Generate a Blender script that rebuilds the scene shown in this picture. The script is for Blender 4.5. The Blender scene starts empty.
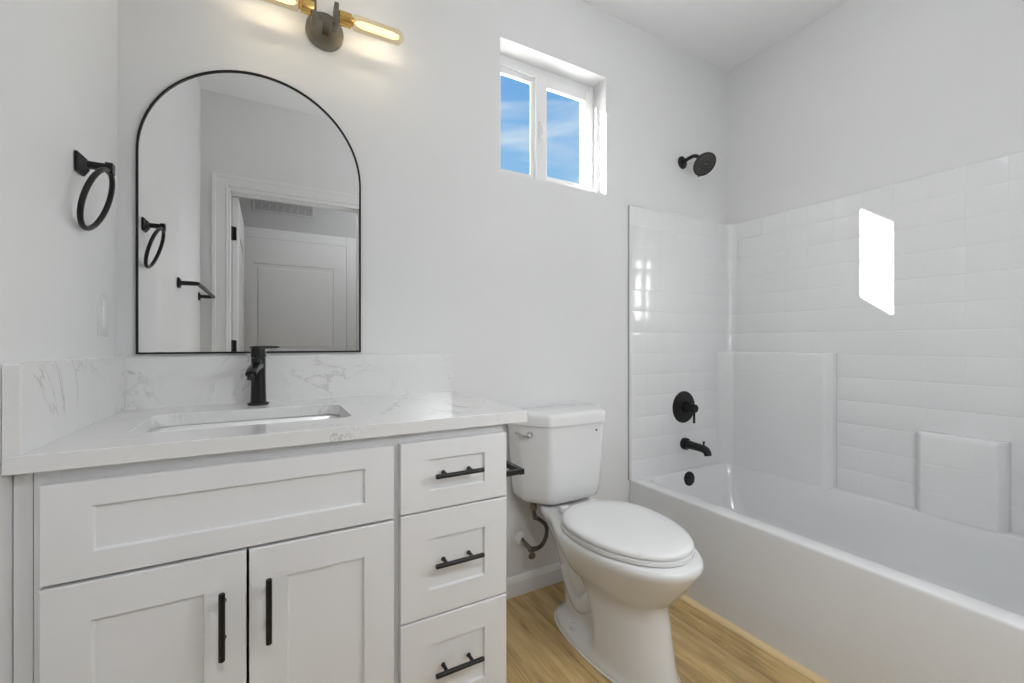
import bpy, bmesh, math, random
from mathutils import Vector, Matrix
random.seed(4)
S = bpy.context.scene
C = S.collection
PI = math.pi

# ------------------------------------------------------------ camera
CAM = (0.371, -1.62, 1.078)
cd = bpy.data.cameras.new('camera')
cam = bpy.data.objects.new('camera', cd); C.objects.link(cam)
cam.location = CAM
cam.rotation_euler = (math.radians(90), 0, math.radians(-29.28))
cd.sensor_width = 36.0
cd.lens = 435.5 / 1024 * 36.0
cd.shift_y = 1.2 / 1024
cd.clip_start = 0.01
S.camera = cam

# ------------------------------------------------------------ exposure
S.view_settings.view_transform = 'Standard'
S.view_settings.look = 'None'
S.view_settings.gamma = 1
S.view_settings.use_curve_mapping = False
S.view_settings.exposure = 0.0

# ------------------------------------------------------------ sky
wd = bpy.data.worlds.new('sky'); S.world = wd; wd.use_nodes = True
nt = wd.node_tree; nt.nodes.clear()
def N(nt, t, **kw):
    n = nt.nodes.new(t)
    for k, v in kw.items(): setattr(n, k, v)
    return n
def L(nt, a, b): nt.links.new(a, b)
tc = N(nt, 'ShaderNodeTexCoord')
sep = N(nt, 'ShaderNodeSeparateXYZ'); L(nt, tc.outputs['Generated'], sep.inputs[0])
gr = N(nt, 'ShaderNodeValToRGB'); L(nt, sep.outputs['Z'], gr.inputs[0])
e = gr.color_ramp.elements
e[0].position = 0.0; e[0].color = (0.55, 0.66, 0.80, 1)
e[1].position = 0.75; e[1].color = (0.10, 0.28, 0.66, 1)
m1 = e.new(0.33); m1.color = (0.31, 0.58, 0.88, 1)
m2 = e.new(0.52); m2.color = (0.16, 0.41, 0.80, 1)
mp = N(nt, 'ShaderNodeMapping'); mp.inputs['Scale'].default_value = (2.2, 2.2, 13.0)
mp.inputs['Rotation'].default_value = (0.06, -0.05, 0.3)
L(nt, tc.outputs['Generated'], mp.inputs[0])
nz = N(nt, 'ShaderNodeTexNoise'); nz.inputs['Scale'].default_value = 1.6; nz.inputs['Detail'].default_value = 7
nz.inputs['Distortion'].default_value = 0.5
L(nt, mp.outputs[0], nz.inputs['Vector'])
cr = N(nt, 'ShaderNodeValToRGB'); L(nt, nz.outputs[0], cr.inputs[0])
cr.color_ramp.elements[0].position = 0.46; cr.color_ramp.elements[0].color = (0, 0, 0, 1)
cr.color_ramp.elements[1].position = 0.74; cr.color_ramp.elements[1].color = (.75, .75, .75, 1)
mx = N(nt, 'ShaderNodeMixRGB'); L(nt, cr.outputs[0], mx.inputs[0]); L(nt, gr.outputs[0], mx.inputs[1])
mx.inputs[2].default_value = (0.78, 0.86, 0.95, 1)
bg = N(nt, 'ShaderNodeBackground'); L(nt, mx.outputs[0], bg.inputs[0]); bg.inputs[1].default_value = 1.0
wo = N(nt, 'ShaderNodeOutputWorld'); L(nt, bg.outputs[0], wo.inputs[0])

# ------------------------------------------------------------ lights
def lamp(name, kind, loc, energy, color=(1, 1, 1), direction=None, **kw):
    d = bpy.data.lights.new(name, kind); d.energy = energy; d.color = color
    for k, v in kw.items(): setattr(d, k, v)
    o = bpy.data.objects.new(name, d); C.objects.link(o); o.location = loc
    if direction is not None:
        o.rotation_euler = Vector(direction).to_track_quat('-Z', 'Y').to_euler()
    return o
SUN = (1.402, -1.0, -0.765)
lamp('sun', 'SUN', (-2, 4, 5), 65.0, (1, 0.98, 0.95), SUN, angle=math.radians(0.5))
lamp('room_fill_light', 'POINT', (1.50, -1.05, 2.22), 2.6, (0.94, 0.97, 1.0), shadow_soft_size=0.13)  # made-up ceiling lamp, added to brighten the room
FRONT_FILL = (1.50, -1.575, 1.30)
lamp('front_fill_light', 'POINT', FRONT_FILL, 11.5, (0.92, 0.962, 1.0), shadow_soft_size=0.15)  # unseen fill light added to even out the lower room
lamp('hall_fill_light', 'POINT', (1.45, -2.30, 2.40), 5.0, (0.96, 0.98, 1.0), shadow_soft_size=0.13)  # made-up hall lamp, added to brighten the hall

HALL_FILL = (0.56, -2.46, 2.40)
lamp('door_fill_light', 'SPOT', HALL_FILL, 42.0, (0.97, 0.985, 1.0), (0.55, 1.75, -1.55), shadow_soft_size=0.09, spot_size=math.radians(88), spot_blend=0.7)  # unseen spot added to lift the low fronts through the doorway

# ------------------------------------------------------------ materials
def mat(name, col=(.8, .8, .8), rough=.5, metal=0.0, coat=0.0, coat_rough=.05, spec=.5):
    m = bpy.data.materials.new(name); m.use_nodes = True
    b = m.node_tree.nodes['Principled BSDF']
    b.inputs['Base Color'].default_value = (*col, 1)
    b.inputs['Roughness'].default_value = rough
    b.inputs['Metallic'].default_value = metal
    b.inputs['Coat Weight'].default_value = coat
    b.inputs['Coat Roughness'].default_value = coat_rough
    b.inputs['Specular IOR Level'].default_value = spec
    return m
def bump(m, scale, strength, dist=0.001, detail=3, vec='Object'):
    nt = m.node_tree; b = nt.nodes['Principled BSDF']
    t = N(nt, 'ShaderNodeTexCoord'); n = N(nt, 'ShaderNodeTexNoise')
    n.inputs['Scale'].default_value = scale; n.inputs['Detail'].default_value = detail
    L(nt, t.outputs[vec], n.inputs['Vector'])
    bp = N(nt, 'ShaderNodeBump'); bp.inputs['Strength'].default_value = strength; bp.inputs['Distance'].default_value = dist
    L(nt, n.outputs[0], bp.inputs['Height']); L(nt, bp.outputs[0], b.inputs['Normal'])
    return m
def tone(m, c1, c2, scale=3.0, detail=2):
    nt = m.node_tree; b = nt.nodes['Principled BSDF']
    t = N(nt, 'ShaderNodeTexCoord'); n = N(nt, 'ShaderNodeTexNoise')
    n.inputs['Scale'].default_value = scale; n.inputs['Detail'].default_value = detail
    L(nt, t.outputs['Object'], n.inputs['Vector'])
    r = N(nt, 'ShaderNodeValToRGB'); r.color_ramp.elements[0].position = .3; r.color_ramp.elements[1].position = .7
    r.color_ramp.elements[0].color = (*c1, 1); r.color_ramp.elements[1].color = (*c2, 1)
    L(nt, n.outputs[0], r.inputs[0]); L(nt, r.outputs[0], b.inputs['Base Color'])
    return m
M = {}
M['wall'] = bump(tone(mat('wall_paint', rough=.55), (.775, .775, .775), (.79, .79, .79)), 220, .12, .0006)
M['ceiling'] = bump(tone(mat('ceiling_paint', rough=.8), (.87, .87, .87), (.88, .88, .88)), 160, .1, .0006)
M['trim'] = bump(mat('trim_paint', (.83, .83, .83), .35), 30, .03)
M['cabinet'] = bump(tone(mat('cabinet_paint', rough=.38), (.81, .813, .82), (.825, .828, .835)), 60, .03, .0004)
M['cabinet_inside'] = mat('cabinet_inside', (.10, .10, .10), .8)
M['porcelain'] = tone(mat('porcelain', rough=.16, coat=.35, coat_rough=.04), (.79, .79, .785), (.81, .81, .805))
M['seat'] = tone(mat('seat_plastic', rough=.22, coat=.15), (.80, .80, .80), (.82, .82, .82))
M['acrylic'] = tone(mat('tub_fibreglass', rough=.20, coat=.6, coat_rough=.02), (.82, .825, .83), (.835, .84, .845))
M['basin'] = tone(mat('sink_ceramic', rough=.25, coat=.1), (.80, .80, .80), (.82, .82, .82))
M['black'] = bump(mat('matte_black_metal', (.012, .012, .012), .38, .3), 300, .05, .0002)
M['black_gloss'] = mat('polished_black_metal', (.02, .02, .02), .22, .6)
M['gunmetal'] = mat('dark_bronze', (.23, .205, .165), .42, .85)
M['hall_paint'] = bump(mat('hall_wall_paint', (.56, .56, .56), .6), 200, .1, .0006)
M['brass'] = mat('brass', (.80, .52, .16), .25, 1.0)
M['chrome'] = mat('chrome', (.58, .58, .58), .12, 1.0)
M['mirror'] = mat('mirror_silver', (.86, .865, .865), .0, 1.0)
M['vinyl'] = bump(mat('window_vinyl', (.82, .82, .82), .3), 40, .02)
M['plate'] = mat('switch_plastic', (.70, .70, .695), .35)
M['grille'] = mat('vent_metal', (.62, .62, .62), .5)
M['dark'] = mat('dark_slot', (.02, .02, .02), .8)
M['stucco'] = bump(mat('light_helper_stucco', (.70, .69, .67), .9), 90, .5, .004)  # surface of the added sun blocker and bounce slab
M['caulk'] = mat('caulk', (.80, .79, .74), .5)
M['braid'] = bump(mat('braided_steel', (.13, .13, .12), .4, .7), 700, .8, .0008)
M['caulk_edge_shade'] = mat('caulk_edge_shade', (.36, .36, .36), .6)  # caulk darkened to paint in the shadow at the surround's edge
M['rubber'] = mat('rubber', (.05, .05, .05), .6)

def thin_glass(name, tint, amount=1.0):
    m = bpy.data.materials.new(name); m.use_nodes = True; nt = m.node_tree; nt.nodes.clear()
    o = N(nt, 'ShaderNodeOutputMaterial'); mixn = N(nt, 'ShaderNodeMixShader')
    tr = N(nt, 'ShaderNodeBsdfTransparent'); tr.inputs[0].default_value = (*tint, 1)
    gl = N(nt, 'ShaderNodeBsdfGlossy'); gl.inputs['Roughness'].default_value = .01
    fr0 = N(nt, 'ShaderNodeLayerWeight'); fr0.inputs[0].default_value = .5
    fr = N(nt, 'ShaderNodeMath', operation='POWER'); fr.inputs[1].default_value = 5; L(nt, fr0.outputs['Facing'], fr.inputs[0])
    ad = N(nt, 'ShaderNodeMath', operation='ADD'); ad.inputs[1].default_value = .04; L(nt, fr.outputs[0], ad.inputs[0]); fr = ad
    mu = N(nt, 'ShaderNodeMath', operation='MULTIPLY'); mu.inputs[1].default_value = amount
    L(nt, fr.outputs[0], mu.inputs[0]); L(nt, mu.outputs[0], mixn.inputs[0])
    L(nt, tr.outputs[0], mixn.inputs[1]); L(nt, gl.outputs[0], mixn.inputs[2]); L(nt, mixn.outputs[0], o.inputs[0])
    return m
M['glass'] = thin_glass('window_glass', (.97, .985, .98), .6)
M['bulb_glass'] = thin_glass('amber_bulb_glass', (1.0, .93, .78), 1.0)
def emit(name, col, st):
    m = bpy.data.materials.new(name); m.use_nodes = True; nt = m.node_tree; nt.nodes.clear()
    o = N(nt, 'ShaderNodeOutputMaterial'); em = N(nt, 'ShaderNodeEmission')
    em.inputs[0].default_value = (*col, 1); em.inputs[1].default_value = st; L(nt, em.outputs[0], o.inputs[0]); return m
M['filament'] = emit('glowing_filament', (1.0, .80, .42), 2.4)
M['fill_globe_glass'] = thin_glass('fill_globe_glass', (1, 1, 1), .3)  # glowing shade of the added fill globes
_t = M['fill_globe_glass'].node_tree.nodes
_e = N(M['fill_globe_glass'].node_tree, 'ShaderNodeEmission'); _e.inputs[1].default_value = 1.5
_a = N(M['fill_globe_glass'].node_tree, 'ShaderNodeAddShader'); _o = [n for n in _t if n.type == 'OUTPUT_MATERIAL'][0]
_m = [n for n in _t if n.type == 'MIX_SHADER'][0]
L(M['fill_globe_glass'].node_tree, _m.outputs[0], _a.inputs[0]); L(M['fill_globe_glass'].node_tree, _e.outputs[0], _a.inputs[1]); L(M['fill_globe_glass'].node_tree, _a.outputs[0], _o.inputs[0])

# quartz with thin grey veins
def quartz():
    m = mat('veined_quartz', rough=.16, coat=.2); nt = m.node_tree; b = nt.nodes['Principled BSDF']
    t = N(nt, 'ShaderNodeNewGeometry')
    n1 = N(nt, 'ShaderNodeTexNoise'); n1.inputs['Scale'].default_value = 3.2; n1.inputs['Detail'].default_value = 6
    n1.inputs['Distortion'].default_value = 1.3; n1.inputs['Roughness'].default_value = .6
    L(nt, t.outputs['Position'], n1.inputs['Vector'])
    s = N(nt, 'ShaderNodeMath', operation='SUBTRACT'); s.inputs[1].default_value = .5; L(nt, n1.outputs[0], s.inputs[0])
    a = N(nt, 'ShaderNodeMath', operation='ABSOLUTE'); L(nt, s.outputs[0], a.inputs[0])
    r = N(nt, 'ShaderNodeValToRGB'); L(nt, a.outputs[0], r.inputs[0])
    r.color_ramp.elements[0].position = 0.0; r.color_ramp.elements[0].color = (1, 1, 1, 1)
    r.color_ramp.elements[1].position = 0.013; r.color_ramp.elements[1].color = (0, 0, 0, 1)
    n2 = N(nt, 'ShaderNodeTexNoise'); n2.inputs['Scale'].default_value = 4.3; n2.inputs['Detail'].default_value = 3
    L(nt, t.outputs['Position'], n2.inputs['Vector'])
    r2 = N(nt, 'ShaderNodeValToRGB'); L(nt, n2.outputs[0], r2.inputs[0])
    r2.color_ramp.elements[0].position = .44; r2.color_ramp.elements[0].color = (0, 0, 0, 1)
    r2.color_ramp.elements[1].position = .60; r2.color_ramp.elements[1].color = (1, 1, 1, 1)
    mu = N(nt, 'ShaderNodeMath', operation='MULTIPLY'); L(nt, r.outputs[0], mu.inputs[0]); L(nt, r2.outputs[0], mu.inputs[1])
    n3 = N(nt, 'ShaderNodeTexNoise'); n3.inputs['Scale'].default_value = 260; n3.inputs['Detail'].default_value = 2
    L(nt, t.outputs['Position'], n3.inputs['Vector'])
    r3 = N(nt, 'ShaderNodeValToRGB'); L(nt, n3.outputs[0], r3.inputs[0])
    r3.color_ramp.elements[0].position = .3; r3.color_ramp.elements[0].color = (.775, .775, .77, 1)
    r3.color_ramp.elements[1].position = .6; r3.color_ramp.elements[1].color = (.80, .80, .795, 1)
    mm = N(nt, 'ShaderNodeMixRGB'); mf = N(nt, 'ShaderNodeMath', operation='MULTIPLY'); mf.inputs[1].default_value = .65
    L(nt, mu.outputs[0], mf.inputs[0]); L(nt, mf.outputs[0], mm.inputs[0]); L(nt, r3.outputs[0], mm.inputs[1])
    mm.inputs[2].default_value = (.36, .355, .34, 1); L(nt, mm.outputs[0], b.inputs['Base Color'])
    return m
M['quartz'] = quartz()

# oak plank floor, planks along y
def planks():
    m = mat('oak_planks', rough=.42); nt = m.node_tree; b = nt.nodes['Principled BSDF']
    g = N(nt, 'ShaderNodeNewGeometry')
    rot = N(nt, 'ShaderNodeMapping'); rot.inputs['Rotation'].default_value = (0, 0, PI/2)
    rot.inputs['Location'].default_value = (0.3, 0.05, 0)
    L(nt, g.outputs['Position'], rot.inputs[0])
    br = N(nt, 'ShaderNodeTexBrick'); L(nt, rot.outputs[0], br.inputs['Vector'])
    br.inputs['Scale'].default_value = 1.0; br.inputs['Brick Width'].default_value = 1.2; br.inputs['Row Height'].default_value = .228
    br.inputs['Mortar Size'].default_value = .0012; br.inputs['Color1'].default_value = (.0, .0, .0, 1); br.inputs['Color2'].default_value = (1, 1, 1, 1)
    br.inputs['Mortar'].default_value = (.5, .5, .5, 1)
    off = N(nt, 'ShaderNodeVectorMath', operation='MULTIPLY_ADD'); L(nt, br.outputs['Color'], off.inputs[0])
    off.inputs[1].default_value = (3.1, 7.7, 0); L(nt, g.outputs['Position'], off.inputs[2])
    mp = N(nt, 'ShaderNodeMapping'); mp.inputs['Scale'].default_value = (34, 2.4, 1); L(nt, off.outputs[0], mp.inputs[0])
    n = N(nt, 'ShaderNodeTexNoise'); n.inputs['Scale'].default_value = 1.0; n.inputs['Detail'].default_value = 8; n.inputs['Distortion'].default_value = 1.1
    n.inputs['Roughness'].default_value = .62
    L(nt, mp.outputs[0], n.inputs['Vector'])
    r = N(nt, 'ShaderNodeValToRGB'); L(nt, n.outputs[0], r.inputs[0]); e = r.color_ramp.elements
    e[0].position = .24; e[0].color = (.22, .13, .048, 1); e[1].position = .72; e[1].color = (.77, .565, .285, 1)
    k = e.new(.46); k.color = (.55, .375, .16, 1)
    mp2 = N(nt, 'ShaderNodeMapping'); mp2.inputs['Scale'].default_value = (7, 1.6, 1); L(nt, off.outputs[0], mp2.inputs[0])
    n2 = N(nt, 'ShaderNodeTexNoise'); n2.inputs['Scale'].default_value = 1.0; n2.inputs['Detail'].default_value = 4; n2.inputs['Distortion'].default_value = 1.5
    L(nt, mp2.outputs[0], n2.inputs['Vector'])
    r2 = N(nt, 'ShaderNodeValToRGB'); L(nt, n2.outputs[0], r2.inputs[0])
    r2.color_ramp.elements[0].position = .3; r2.color_ramp.elements[0].color = (.62, .60, .58, 1)
    r2.color_ramp.elements[1].position = .62; r2.color_ramp.elements[1].color = (1.08, 1.08, 1.08, 1)
    mu = N(nt, 'ShaderNodeMixRGB', blend_type='MULTIPLY'); mu.inputs[0].default_value = .8
    L(nt, r.outputs[0], mu.inputs[1]); L(nt, r2.outputs[0], mu.inputs[2])
    mo = N(nt, 'ShaderNodeMixRGB', blend_type='MIX'); L(nt, br.outputs['Fac'], mo.inputs[0]); L(nt, mu.outputs[0], mo.inputs[1])
    mo.inputs[2].default_value = (.26, .16, .065, 1); L(nt, mo.outputs[0], b.inputs['Base Color'])
    bp = N(nt, 'ShaderNodeBump'); bp.inputs['Strength'].default_value = .15; bp.inputs['Distance'].default_value = .001
    L(nt, n.outputs[0], bp.inputs['Height']); L(nt, bp.outputs[0], b.inputs['Normal'])
    return m
M['planks'] = planks()
def woodtrim():
    m = mat('oak_strip', rough=.45); nt = m.node_tree; b = nt.nodes['Principled BSDF']
    g = N(nt, 'ShaderNodeNewGeometry'); mp = N(nt, 'ShaderNodeMapping'); mp.inputs['Scale'].default_value = (60, 4, 60)
    L(nt, g.outputs['Position'], mp.inputs[0]); n = N(nt, 'ShaderNodeTexNoise'); n.inputs['Scale'].default_value = 1; n.inputs['Detail'].default_value = 5
    L(nt, mp.outputs[0], n.inputs['Vector']); r = N(nt, 'ShaderNodeValToRGB'); L(nt, n.outputs[0], r.inputs[0])
    r.color_ramp.elements[0].position = .3; r.color_ramp.elements[0].color = (.84, .62, .33, 1)
    r.color_ramp.elements[1].position = .7; r.color_ramp.elements[1].color = (.92, .73, .44, 1)
    L(nt, r.outputs[0], b.inputs['Base Color']); return m
M['oak_strip'] = woodtrim()

# ------------------------------------------------------------ mesh helpers
def bm_new(): return bmesh.new()
def box(bm, x0, x1, y0, y1, z0, z1, bev=0.0, seg=2):
    x0, x1 = sorted((x0, x1)); y0, y1 = sorted((y0, y1)); z0, z1 = sorted((z0, z1))
    vs = [bm.verts.new(p) for p in ((x0,y0,z0),(x1,y0,z0),(x1,y1,z0),(x0,y1,z0),(x0,y0,z1),(x1,y0,z1),(x1,y1,z1),(x0,y1,z1))]
    fs = [bm.faces.new([vs[i] for i in f]) for f in ((0,3,2,1),(4,5,6,7),(0,1,5,4),(1,2,6,5),(2,3,7,6),(3,0,4,7))]
    if bev > 0:
        ed = set(e for f in fs for e in f.edges)
        bmesh.ops.bevel(bm, geom=list(ed), offset=bev, segments=seg, profile=.5, affect='EDGES')
    return bm
def ring_loft(bm, rings, cap0=True, cap1=True, closed=True):
    R = [[bm.verts.new(p) for p in r] for r in rings]
    n = len(R[0])
    for a, b in zip(R[:-1], R[1:]):
        for i in range(n if closed else n-1):
            j = (i+1) % n
            bm.faces.new((a[i], a[j], b[j], b[i]))
    if cap0: bm.faces.new(list(reversed(R[0])))
    if cap1: bm.faces.new(R[-1])
    return R
def frame_of(d):
    d = Vector(d).normalized()
    u = d.orthogonal().normalized()
    if abs(d.z) < .95: u = d.cross(Vector((0, 0, 1))).normalized()
    return u, d.cross(u).normalized()
def cyl(bm, p0, p1, r0, r1=None, n=24, bev=0.0):
    r1 = r0 if r1 is None else r1
    p0 = Vector(p0); p1 = Vector(p1); u, v = frame_of(p1-p0); d = (p1-p0).normalized()
    prof = [(p0, r0), (p1, r1)]
    if bev > 0: prof = [(p0, r0-bev), (p0+d*bev, r0), (p1-d*bev, r1), (p1, r1-bev)]
    ring_loft(bm, [[p+(u*math.cos(2*PI*i/n)+v*math.sin(2*PI*i/n))*r for i in range(n)] for p, r in prof])
def lathe(bm, org, axis, prof, n=32, cap0=True, cap1=True):
    # prof: (distance along the axis, radius)
    org = Vector(org); d = Vector(axis).normalized(); u, v = frame_of(d)
    ring_loft(bm, [[org+d*h+(u*math.cos(2*PI*i/n)+v*math.sin(2*PI*i/n))*max(r, 1e-4) for i in range(n)] for h, r in prof], cap0, cap1)
def tube(bm, pts, r, n=12, closed=False):
    pts = [Vector(p) for p in pts]; m = len(pts)
    rr = r if hasattr(r, '__len__') else [r]*m
    def tan(i):
        if closed: return (pts[(i+1) % m]-pts[i-1]).normalized()
        return (pts[min(i+1, m-1)]-pts[max(i-1, 0)]).normalized()
    t0 = tan(0); u = frame_of(t0)[0]; rings = []
    for i in range(m):
        t = tan(i); u = (u-t*u.dot(t)).normalized(); v = t.cross(u)
        rings.append([pts[i]+(u*math.cos(2*PI*k/n)+v*math.sin(2*PI*k/n))*rr[i] for k in range(n)])
    if closed:
        R = [[bm.verts.new(p) for p in q] for q in rings]
        for i in range(m):
            a, b = R[i], R[(i+1) % m]
            for k in range(n): bm.faces.new((a[k], a[(k+1) % n], b[(k+1) % n], b[k]))
    else: ring_loft(bm, rings)
def spline(P, k=8):
    P = [Vector(p) for p in P]; Q = [P[0]*2-P[1]]+P+[P[-1]*2-P[-2]]; out = []
    for i in range(1, len(Q)-2):
        a, b, c, d = Q[i-1:i+3]
        for j in range(k):
            t = j/k
            out.append(.5*((2*b)+(c-a)*t+(2*a-5*b+4*c-d)*t*t+(-a+3*b-3*c+d)*t**3))
    out.append(P[-1]); return out
def rrect(x0, x1, y0, y1, r, n=6):
    r = min(r, (x1-x0)/2-1e-4, (y1-y0)/2-1e-4); out = []
    for cx, cy, a in ((x1-r, y1-r, 0), (x0+r, y1-r, 90), (x0+r, y0+r, 180), (x1-r, y0+r, 270)):
        for i in range(n+1):
            t = math.radians(a+90*i/n); out.append((cx+r*math.cos(t), cy+r*math.sin(t)))
    return out
def round_poly(P, r, n=5):
    # P: plan points counter-clockwise, r: one radius or a list of them
    out = []; m = len(P)
    for i in range(m):
        a, b, c = Vector(P[i-1]), Vector(P[i]), Vector(P[(i+1) % m]); ri = r[i] if hasattr(r, '__len__') else r
        d1 = (a-b).normalized(); d2 = (c-b).normalized(); ang = d1.angle(d2)
        t = min(ri/math.tan(ang/2), (a-b).length*.49, (c-b).length*.49)
        p, q = b+d1*t, b+d2*t
        for k in range(n+1):
            s = k/n; out.append(tuple(p*(1-s)**2+b*2*s*(1-s)+q*s*s))
    return out
def obj(name, bm, m, parent=None, smooth=None):
    bmesh.ops.remove_doubles(bm, verts=bm.verts, dist=1e-6)
    bmesh.ops.recalc_face_normals(bm, faces=bm.faces)
    me = bpy.data.meshes.new(name); bm.to_mesh(me); bm.free()
    me.materials.append(M[m])
    o = bpy.data.objects.new(name, me); C.objects.link(o)
    if parent is not None:
        w = Vector((0, 0, 0)); p = parent
        while p is not None: w += Vector(p.location); p = p.parent
        me.transform(Matrix.Translation(-w)); o.parent = parent
    else:
        xs = [v.co for v in me.vertices]
        c = Vector(((min(v.x for v in xs)+max(v.x for v in xs))/2, (min(v.y for v in xs)+max(v.y for v in xs))/2, min(v.z for v in xs)))
        me.transform(Matrix.Translation(-c)); o.location = c
    if smooth:
        for p in me.polygons: p.use_smooth = True
        try: me.set_sharp_from_angle(angle=math.radians(smooth))
        except Exception: pass
    return o
def thing(name, label, cat, loc, group=None):
    o = bpy.data.objects.new(name, None); C.objects.link(o); o.location = loc; o.empty_display_size = .05
    o['label'] = label; o['category'] = cat
    if group: o['group'] = group
    return o
def tag(o, label, cat, group=None):
    o['label'] = label; o['category'] = cat
    if group: o['group'] = group
    return o
def struct(name, bm, m, smooth=None, parent=None):
    o = obj(name, bm, m, parent, smooth)
    if parent is None: o['kind'] = 'structure'
    return o

# ------------------------------------------------------------ setting
RW, ZC, YF = 2.745, 2.681, -1.75       # right wall, ceiling, front (door) wall
WX0, WX1, WZ0, WZ1, WD = 1.221, 1.801, 1.797, 2.364, .17
HF = -3.0                               # far wall of the hall
b = bm_new(); box(b, -.62, RW+.12, HF-.12, .17, -.06, 0); struct('floor', b, 'planks')
b = bm_new(); box(b, -.62, RW+.12, HF-.12, .17, ZC, ZC+.1); struct('ceiling', b, 'ceiling')
b = bm_new()                            # back wall, with the window opening left free
box(b, -.12, WX0, 0, WD, 0, ZC); box(b, WX1, RW+.12, 0, WD, 0, ZC)
box(b, WX0, WX1, 0, WD, 0, WZ0); box(b, WX0, WX1, 0, WD, WZ1, ZC)
struct('wall_back', b, 'wall')
def lw(y):      # drywall bows out a little beside the vanity
    y = abs(y); K = ((0, 0), (.30, 0), (.585, -.0125), (.70, -.0125), (1.0, 0), (9, 0))
    for (a, u), (c, v) in zip(K[:-1], K[1:]):
        if y <= c: return u+(v-u)*(y-a)/(c-a)
b = bm_new()
ring_loft(b, [[(x, y, z) for x, y in ((0, 0), (-.12, 0), (-.12, YF-.12), (0, YF-.12), (0, -1.0), (-.0125, -.70), (-.0125, -.585), (0, -.30))] for z in (0, ZC)])
struct('wall_left', b, 'wall')
b = bm_new(); box(b, RW, RW+.12, YF-.12, 0, 0, ZC); struct('wall_right', b, 'wall')
DX0, DX1, DZ = .146, .985, 2.084        # rough door opening
b = bm_new()
box(b, lw(1), DX0, YF-.12, YF, 0, ZC); box(b, DX1, RW, YF-.12, YF, 0, ZC); box(b, DX0, DX1, YF-.12, YF, DZ, ZC)
struct('wall_front', b, 'wall')
b = bm_new(); box(b, 1.965, RW, YF, -1.524, 0, ZC); struct('wall_alcove', b, 'wall')
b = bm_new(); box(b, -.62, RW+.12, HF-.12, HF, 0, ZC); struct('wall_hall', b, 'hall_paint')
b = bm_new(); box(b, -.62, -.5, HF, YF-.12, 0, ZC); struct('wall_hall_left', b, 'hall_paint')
b = bm_new(); box(b, -.5, -.12, YF-.12, YF-.02, 0, ZC); struct('wall_hall_corner', b, 'wall')
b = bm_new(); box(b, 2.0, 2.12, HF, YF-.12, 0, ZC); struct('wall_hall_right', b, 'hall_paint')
b = bm_new(); box(b, -.1, .776, WD, .60, -.06, 3.6); struct('sun_blocker', b, 'stucco')  # unseen block added to cut the sun through the left pane
b = bm_new(); box(b, -3, 6, WD, 6.0, 1.05, 1.15); struct('bounce_slab', b, 'stucco')  # unseen slab added to bounce sunlight up onto the window head

# baseboard with a stepped, rounded top
def baseboard(name, p0, p1, nrm):
    b = bm_new(); p0 = Vector((*p0, 0)); p1 = Vector((*p1, 0)); n = Vector((*nrm, 0))
    prof = [(0, 0), (.014, 0), (.014, .060), (.0115, .064), (.0115, .067), (.006, .078), (.003, .081), (0, .081)]
    ring_loft(b, [[p+n*d+Vector((0, 0, z)) for d, z in prof] for p in (p0, p1)])
    return struct(name, b, 'trim')
baseboard('baseboard_back', (.94, 0), (1.918, 0), (0, -1))
baseboard('baseboard_front', (1.08, YF), (1.965, YF), (0, 1))
baseboard('baseboard_left', (lw(1), -.66), (lw(1), YF), (1, 0))
b = bm_new()
prof = [(0, 0), (.026, 0), (.026, .006), (.021, .0125), (.017, .014), (0, .014)]
ring_loft(b, [[(1.908-d, y, z) for d, z in prof] for y in (-.014, -1.524)])
struct('trim_tub', b, 'oak_strip', 50)

# door frame of the bathroom
b = bm_new()
def casing(b, x0, x1, z0, z1, y, s, inner):     # moulded board: two steps, the thick one outside
    box(b, x0, x1, y, y+s*.010, z0, z1, .002)
for yy, s, nm in ((YF, 1, 'trim_door_inside'), (YF-.12, -1, 'trim_door_outside')):
    b = bm_new()
    for x0, x1, xo0, xo1, xi0, xi1 in ((.058, .146, .058, .082, .132, .146), (.989, 1.077, 1.053, 1.077, .989, 1.003)):
        box(b, x0, x1, yy, yy+s*.010, 0, DZ+.080, .002)
        box(b, xo0, xo1, yy+s*.009, yy+s*.018, 0, DZ+.080, .004)
        box(b, xi0, xi1, yy+s*.009, yy+s*.014, 0, DZ+.018, .003)
    box(b, .146, .989, yy, yy+s*.010, DZ+.004, DZ+.080, .002)
    box(b, .082, 1.053, yy+s*.009, yy+s*.018, DZ+.056, DZ+.080, .004)
    box(b, .146, .989, yy+s*.009, yy+s*.014, DZ+.004, DZ+.018, .003)
    struct(nm, b, 'trim')
b = bm_new()
box(b, DX0, DX0+.012, YF-.12, YF, 0, DZ); box(b, DX1-.018, DX1, YF-.12, YF, 0, DZ); box(b, DX0+.012, DX1-.018, YF-.12, YF, DZ-.018, DZ)
for x0, x1 in ((DX1-.030, DX1-.018),): box(b, x0, x1, YF-.075, YF-.04, 0, DZ-.018, .002)
box(b, DX0+.018, DX1-.03, YF-.075, YF-.04, DZ-.030, DZ-.018, .002)
struct('trim_jamb', b, 'trim')

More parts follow.
